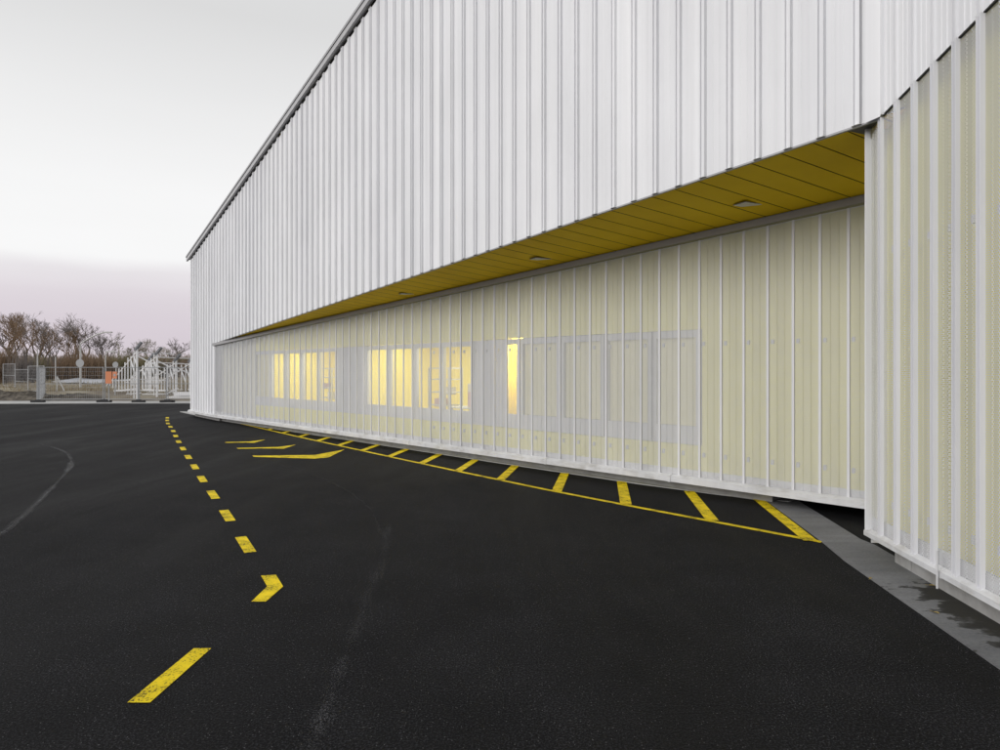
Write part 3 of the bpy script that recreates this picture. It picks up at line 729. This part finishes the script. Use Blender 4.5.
T_ = [(20, 78, 318, 'grey bare tree seen through the gap between two brown crowns', 161, M_TWIG, .55), (98, 74, 330, 'small grey bare tree between the wide open crown and the orange boards', 167, M_TWIG, .7), (134, 88, 346, 'bare tree rising behind the tallest white post', 173, M_TWIG, .6), (80, 82, 324, 'pale bare tree directly behind the curved street lamp', 181, M_TWIG, .6), (-9, 64, 318, 'broad bare tree mostly cut off by the left edge of the view', 131, M_TWIG, .75), (8, 72, 320, 'slim rust brown bare tree between the dense tree and the tall dark one', 137, M_TWIGB, .45), (40, 66, 326, 'small rusty bare tree behind the tall pale pole', 149, M_TWIGB, .6), (64, 74, 330, 'pale bare tree with a fan shaped crown left of the lamp', 158, M_TWIG, .6), (2, 62, 316, 'dense bare tree at the left edge of the view, rust tinged', 3, M_TWIGB, .7), (14, 66, 314, 'tall bare tree with a dark tangled crown near the left edge', 11, M_TWIG, .66),
      (25, 60, 320, 'bare tree with a brown crown left of the pair of pale poles', 23, M_TWIGB, .6), (33, 74, 315, 'slim tall pale bare tree beside the dark tangled one', 31, M_TWIG, .5),
      (47, 70, 322, 'spreading bare tree with a forked trunk behind the folded fence panels', 42, M_TWIG, .75), (56, 78, 326, 'thin bare tree just right of the spreading forked one', 57, M_TWIG, .6),
      (71, 68, 330, 'bare tree rising left of the curved street lamp', 66, M_TWIGB, .55), (87, 70, 318, 'wide bare tree with open branches right of the curved street lamp', 78, M_TWIG, .85),
      (106, 80, 334, 'round bare tree behind the orange boards', 85, M_TWIG, .7), (119, 76, 338, 'narrow pointed olive bare tree behind the white steel posts', 94, M_TWIGG, .34),
      (152, 84, 342, 'faint bare tree seen between the sloping white frames', 103, M_TWIGG, .65), (178, 72, 341, 'slender bare tree close to the far corner of the hall', 114, M_TWIG, .7), (165, 90, 350, 'low bare tree behind the middle white frame', 121, M_TWIGG, .7)]
for px, Y, py, lab, sd_, m, sp_ in T_: tree(px, Y, py, lab, sd_, m, sp_)
def shrub(px, Y, top, wpx, m, seed, label):
    rng = random.Random(seed); x = at(px, Y); z = bank_h(x, Y); H = zat(top, Y)-z; W = wpx/F*Y
    mb = MB()
    for i in range(230):
        bx, by = rng.gauss(0, W*.26), rng.gauss(0, .6); h = H*rng.uniform(.45, 1.0)*(1-.35*abs(bx)/W); p = Vector((bx, by, 0)); d = Vector((rng.gauss(0, .12), rng.gauss(0, .12), 1)).normalized()
        q = p + d*h*.6; mb.tube([p, q, q+Vector((rng.gauss(0, .15), rng.gauss(0, .15), h*.4))], [.022, .016, .006], 3)
        for j in range(4):
            t = rng.uniform(.3, .95); s_ = p + d*h*.6*t; e = s_ + Vector((rng.gauss(0, .35), rng.gauss(0, .35), rng.uniform(.15, .5)))
            mb.tube([s_, e], [.014, .006], 3)
    o = mb.build('thicket_shrub', m); o.location = (x, Y, z-.05)
    tag(o, label, 'shrub', 'leafless shrubs below the trees')
SH = [(-4, 58, 345, 26, M_TWIGB, 'brown leafless shrub cut by the left edge of the view'), (10, 59, 340, 24, M_TWIGB, 'tall rusty shrub behind the leaning fence posts'),
      (24, 58, 346, 22, M_TWIG, 'grey leafless shrub left of the folded fence panels'), (37, 64, 350, 22, M_TWIGG, 'olive shrub behind the folded fence panels'),
      (52, 66, 354, 22, M_TWIG, 'low grey shrub behind the short pale pole'), (66, 62, 350, 20, M_TWIGB, 'brown shrub left of the curved street lamp'),
      (76, 64, 341, 18, M_TWIGB, 'tall brown shrub at the foot of the curved street lamp'), (90, 62, 346, 24, M_TWIGB, 'broad rust brown shrub right of the curved street lamp'),
      (104, 64, 350, 22, M_TWIGB, 'brown shrub behind the orange boards'), (118, 66, 346, 22, M_TWIGG, 'olive brown shrub left of the tallest white post'),
      (132, 68, 350, 22, M_TWIGG, 'olive shrub behind the tallest white post'), (148, 70, 352, 22, M_TWIGG, 'olive shrub between the sloping white frames'), (164, 72, 358, 22, M_TWIG, 'grey shrub behind the right hand white frames')]
for i, (px, Y, top, w, m, lab) in enumerate(SH): shrub(px, Y, top, w, m, 200+i, lab)
M_HZ = mat('wood_far', (.26, .20, .15), .95)
mb = MB(); rng = random.Random(5)   # the far wood that closes the view: one tangled mass of twigs
for i in range(5200):
    Y = rng.uniform(92, 112); x = rng.uniform(at(-60, Y), at(230, Y)); h = rng.uniform(1.0, 2.9); z = .8
    tip = Vector((x+rng.gauss(0, .5), Y, z+h)); mb.tube([(x, Y, z), tip], [.09, .02], 3)
    for j in range(3):
        t = rng.uniform(.35, .9); s_ = Vector((x, Y, z)).lerp(tip, t); mb.tube([s_, s_+Vector((rng.gauss(0, .7), 0, rng.uniform(.4, 1.2)))], [.045, .015], 3)
o = mb.build('far_wood', M_HZ); tag(o, 'distant leafless wood closing the view behind the trees', 'wood', kind='stuff')

# mesh fence of movable panels on dark feet
M_GALV = mat('galvanised', (.36, .37, .38), .45, .5)
M_FOOT = mat('fence_foot', (.03, .03, .032), .9)
def fence_panel(p, q, label, h=1.86, feet=(1, 1), z=None, wire=.0042):
    p, q = Vector((*p, 0)), Vector((*q, 0)); l = (q-p).length
    zb = z if z is not None else .03
    o = empty('fence_panel', (p.x, p.y, zb), label, 'fence', 'movable mesh fence panels', math.atan2(q.y-p.y, q.x-p.x))
    mb = MB()
    for x in (.0, l-.04): mb.tube([(x, 0, .02), (x, 0, h)], .024, 6)
    for zz in (.16, h-.03): mb.tube([(0, 0, zz), (l-.04, 0, zz)], .018, 5)
    mb.tube([(0, 0, h*.52), (l-.04, 0, h*.52)], .012, 4)
    mb.build('frame', M_GALV, o)
    mb = MB(); n = int(l/.11)
    for i in range(1, n): mb.tube([(l*i/n, 0, .16), (l*i/n, 0, h-.03)], wire, 3)
    for i in range(1, 8): mb.tube([(0, 0, .16+(h-.2)*i/8), (l, 0, .16+(h-.2)*i/8)], wire, 3)
    mb.build('wire_mesh', M_GALV, o)
    for k, x in zip(feet, (0, l-.02)):
        if k:
            mb = MB(); mb.box((x, 0, .055), (.32, .11, .055)); mb.box((x, 0, .125), (.10, .07, .02)); mb.build('foot', M_FOOT, o)
FY = 34.9
fence_panel((at(38, FY), FY), (at(104, FY+.2), FY+.2), 'mesh fence panel in front of the earth bank, between two dark feet')
fence_panel((at(105, FY+.2), FY+.2), (at(139, FY+.1), FY+.1), 'narrow mesh fence panel beside the orange boards, in front of the white posts')
fence_panel((at(139.6, FY+.1), FY+.1), (at(167, FY), FY), 'mesh fence panel in front of the middle white frames', feet=(0, 1))
fence_panel((at(168, FY), FY), (at(206, FY+.3), FY+.3), 'mesh fence panel running behind the far corner of the hall')
fence_panel((at(39, FY+.3), FY+.3), (at(45, FY+3.4), FY+3.4), 'mesh fence panel turned almost edge on, making a dense grey strip', feet=(0, 0))
fence_panel((at(37, FY+.7), FY+.7), (at(44, FY+3.9), FY+3.9), 'mesh fence panel parked behind the edge on panel', feet=(0, 0))
for a, b, lab in (((44, 40), (28, 43), 'mesh fence panel right of the leaning posts on the bank'), ((28, 43.2), (15, 46), 'mesh fence panel in the middle of the fence on the bank'), ((15, 46.2), (3, 48.5), 'mesh fence panel at the left end of the fence on the bank')):
    x0, x1 = at(a[0], a[1]), at(b[0], b[1]); fence_panel((x0, a[1]), (x1, b[1]), lab, h=1.75, feet=(0, 0), z=bank_h(x0, a[1])-.1, wire=.0022)
M_OR = mat('orange_board', (.74, .27, .13), .7)
for px, py, w, h, Y, lab in ((108.6, 377.5, 6.0, 12, 34.7, 'large orange board fixed to the mesh fence'), (114.8, 375, 4.2, 7, 36.5, 'small orange board with a pale centre behind the mesh fence')):
    c = Vector((at(px, Y), Y, zat(py, Y))); s_ = Y/F
    o = empty('orange_board', c, lab, 'sign'); mb = MB()
    mb.box((0, 0, 0), (w/2*s_, .015, h/2*s_)); mb.build('board', M_OR, o)
    mb = MB(); mb.bar((0, .03, -h/2*s_-.9), (0, .03, h/2*s_), .04)
    mb.build('post', M_GALV, o)
    if w < 5:
        mb = MB(); mb.box((0, -.02, 0), (w/5*s_, .004, h/6*s_)); mb.build('pale_centre', M_CONC2, o)

# white steel frames: rows of posts rising under a sloping beam
M_WST = mat('white_steel', (.74, .74, .75), .5)
M_GST = mat('grey_steel', (.16, .165, .18), .5)
def steel_frame(px0, px1, py0, py1, Y, Y0, n, label):
    """posts from the far low end (px0, Y0) to the near high end (px1, Y)"""
    o = empty('steel_frame', (at(px1, Y), Y, .03), label, 'steel frame', 'white steel frames behind the fence'); base = Vector(o.location)
    tops = []
    for i in range(n):
        t = i/(n-1); yy = 1/((1-t)/Y0 + t/Y); px = px0+(px1-px0)*t; x = at(px, yy)
        zt = zat(py0+(py1-py0)*t**1.15, yy)
        mb = MB(); p = Vector((x, yy, .03))-base; q = Vector((x, yy, zt))-base
        w = .09 if i >= n-1 else .05
        mb.bar(p, q+Vector((0, 0, .05+.07*(i % 3))), w); mb.build('post', M_WST, o); tops.append(q)
    mb = MB()
    for a, b in zip(tops, tops[1:]): mb.bar(a-Vector((0, 0, .1)), b-Vector((0, 0, .1)), .035, .05)
    mb.build('sloping_beam', M_WST, o)
    q = tops[-1]
    mb = MB(); mb.bar(q+Vector((-.08, 0, -.02)), q+Vector((.30, -.1, .40)), .16, .10); mb.build('end_plate', M_GST, o)
    mb = MB()
    mb.bar(q+Vector((-.02, .05, -.35)), q+Vector((1.15, .3, -1.0)), .06); mb.bar(q+Vector((0, .05, -.15)), q+Vector((1.1, 2.0, -.2)), .05)
    mb.bar(tops[-2]+Vector((0, 0, -.2)), q+Vector((0, .02, -1.0)), .05)
    mb.bar(tops[-3]+Vector((0, 0, -.2)), tops[-2]+Vector((0, .02, -1.1)), .05)
    mb.build('brace', M_WST, o)
steel_frame(104, 137, 386, 349.5, 37.5, 52, 12, 'white steel frame with the tallest end post, leftmost of the sloping frames')
steel_frame(122, 157, 384, 354.5, 38.5, 58, 13, 'white steel frame whose end post stands between two others, its brace running down right')
steel_frame(144, 176, 382, 361, 39, 58, 12, 'white steel frame with a dark tilted end plate left of the hall corner')
steel_frame(118, 150, 388, 360, 41, 64, 10, 'low white steel frame set farther back, between the two tallest frames')
steel_frame(160, 190, 380, 362, 39, 56, 8, 'white steel frame partly hidden by the hall corner')
# stacked beams lying in front of the frames
o = empty('beam_stack', (at(184, 38), 38, .03), 'low stack of pale steel beams beside the hall corner', 'beams'); mb = MB()
for i in range(4): mb.bar((-1.0, .25*i, .10), (1.6, .25*i, .10), .16)
for i in range(3): mb.bar((-.6, .1+.25*i, .30), (1.6, .1+.25*i, .30), .16)
mb.build('beam', M_WST, o)
o = empty('beam_stack', (at(150, 40), 40, .03), 'long low heap of pale beams at the feet of the white posts', 'beams'); mb = MB()
rng = random.Random(4)
for i in range(26):
    a = Vector((rng.uniform(-2.4, 2.0), rng.uniform(-.5, 3), rng.uniform(.05, .55))); mb.bar(a, a+Vector((rng.uniform(.6, 1.6), rng.gauss(0, .3), rng.gauss(0, .15))), .09)
mb.build('beam', M_WST, o)

# lamps, poles and round signs
M_POLE = mat('pole_grey', (.50, .50, .49), .5, .2)
def pole(name, px, Y, top, label, cat, arm=None, disc=None, r=.055):
    x = at(px, Y); z = bank_h(x, Y)
    o = empty(name, (x, Y, z-.05), label, cat); H = zat(top, Y)-z
    mb = MB(); mb.tube([(0, 0, 0), (0, 0, H*.5), (0, 0, H)], [r, r*.85, r*.7], 8); mb.build('pole', M_POLE, o)
    if arm:
        ax, az = arm; k = Y/F
        pts = [(0, 0, H)] + [(ax*k*t, 0, H + az*k*math.sin(t*math.pi/2)) for t in (.15, .35, .6, .85)]
        mb = MB(); mb.tube(pts, r*.6, 6); mb.build('arm', M_POLE, o)
        e = Vector(pts[-1]); mb = MB(); sg = 1 if ax > 0 else -1
        mb.box(e+Vector((sg*.22, 0, .01)), (.32, .11, .05)); mb.build('lamp_head', M_POLE, o)
    if disc:
        py, rr = disc; zc = zat(py, Y)-z; mb = MB(); n = 24
        ring = lambda d: [(rr*math.cos(2*math.pi*i/n), d, zc+rr*math.sin(2*math.pi*i/n)) for i in range(n)]
        f_, b_ = ring(-.075), ring(-.06)
        mb.poly(f_[::-1]); mb.poly(b_)
        for i in range(n): mb.quad(f_[i], f_[(i+1) % n], b_[(i+1) % n], b_[i])
        mb.build('sign_disc', M_GALV, o)
pole('street_lamp', 80.5, 48, 343, 'street lamp with a long arm curving right, carrying a round sign', 'street lamp', (28, 11.5), (362.5, .29), .075)
pole('street_lamp', 105.5, 54, 354, 'slim street lamp with a short curved top left of the orange boards', 'street lamp', (3.0, 3.0), None, .06)
pole('signpost', 116, 46, 361, 'short post with a round sign right of the orange boards', 'sign', None, (364, .20), .05)
pole('pale_pole', 37.5, 40, 349, 'tall plain pale pole behind the folded fence panels', 'pole', None, None, .045)
pole('pale_pole', 55.5, 56, 356, 'thin plain pale pole behind the long fence panel', 'pole', None, None, .05)
o = MB(); o.bar((0, 0, 0), (.45, 0, -.9), .05); o.bar((0, 0, -.9), (0, 0, 0), .05)
st_ = o.build('leaning_strut', M_POLE); st_.location = (at(57, 41), 41, bank_h(at(57, 41), 41)+.95)
tag(st_, 'small triangular steel strut on the bank below the thin pole', 'strut')

# ------------------------------------------------------------------ small things
def rack(s, d, wd_, label, seed):
    c = P3(R, ur, nr, s, BD-d, .06); o = empty('storage_rack', c, label, 'shelf', 'racks in the lit rooms', math.atan2(ur.y, ur.x))
    mb = MB()
    for x in (-wd_/2, wd_/2):
        for y in (-.18, .18): mb.bar((x, y, 0), (x, y, 1.72), .035)
    mb.build('upright', M_POLE, o)
    for z in (.9, 1.18, 1.46, 1.70):
        mb = MB(); mb.box((0, 0, z), (wd_/2, .2, .012)); mb.build('shelf', M_TRIM, o)
rack(8.75, .55, .7, 'white rack with several shelves in the right half of the lit windows', 1)
rack(13.9, .6, .8, 'white rack with several shelves in the left group of lit windows', 2)
M_PINK = mat('pale_pink_carton', (.62, .40, .42), .8); M_PALE = mat('pale_carton', (.72, .68, .60), .8)
bx = [(7.6, .42, .97, .18, .30, M_PINK, 'pale pink carton against the glass of the rightmost bright window'), (7.72, .5, 1.24, .13, .20, M_PALE, 'cream carton stacked on the pink carton'),
      (8.6, .55, 1.19, .12, .16, M_PALE, 'cream carton on the second shelf of the white rack'), (8.9, .55, .92, .14, .18, M_PINK, 'pink carton on the lowest shelf of the white rack'),
      (13.75, .6, .92, .16, .2, M_PALE, 'cream carton on the shelf of the far rack'), (14.05, .6, 1.2, .12, .16, M_PINK, 'pink carton on the upper shelf of the far rack')]
for s, d, z, w, h, m, lab in bx:
    c = P3(R, ur, nr, s, BD-d, z); mb = MB(); mb.box((0, 0, h/2), (w/2, .13, h/2)); mb.box((0, -.131, h/2), (.025, .001, h/2))
    o = mb.build('carton', m); o.location = c; o.rotation_euler.z = math.atan2(ur.y, ur.x); tag(o, lab, 'box', 'cartons in the lit rooms')
c = P3(R, ur, nr, 7.65, BD-.42, .06); mb = MB()
for x in (-.4, .4):
    for y in (-.25, .25): mb.bar((x, y, 0), (x, y, .88), .04)
mb.box((0, 0, .89), (.45, .3, .014)); o = mb.build('side_table', M_TRIM); o.location = c; o.rotation_euler.z = math.atan2(ur.y, ur.x)
tag(o, 'pale table under the cartons behind the rightmost bright window', 'table')
M_LEAF = mat('fallen_leaf', (.30, .22, .07), .8)
for i, (x, y, lab) in enumerate(((3.06, 4.72, 'curled yellow leaf lying on the wet concrete near the right edge'), (3.02, 5.45, 'small brown leaf on the dry edge of the concrete apron'), (3.40, 5.30, 'leaf lying by the plinth below the sill bracket'))):
    mb = MB(); rng = random.Random(i)
    for sgn in (1, -1):
        mb.poly([(0, 0, 0), (.02, sgn*.013, .006), (.035, sgn*.011, .008), (.055, 0, .002)])
    mb.bar((-.02, 0, .001), (0, 0, .001), .002)
    o = mb.build('fallen_leaf', M_LEAF); o.location = (x, y, .012); o.rotation_euler.z = rng.uniform(0, 6); tag(o, lab, 'leaf', 'fallen leaves on the apron')
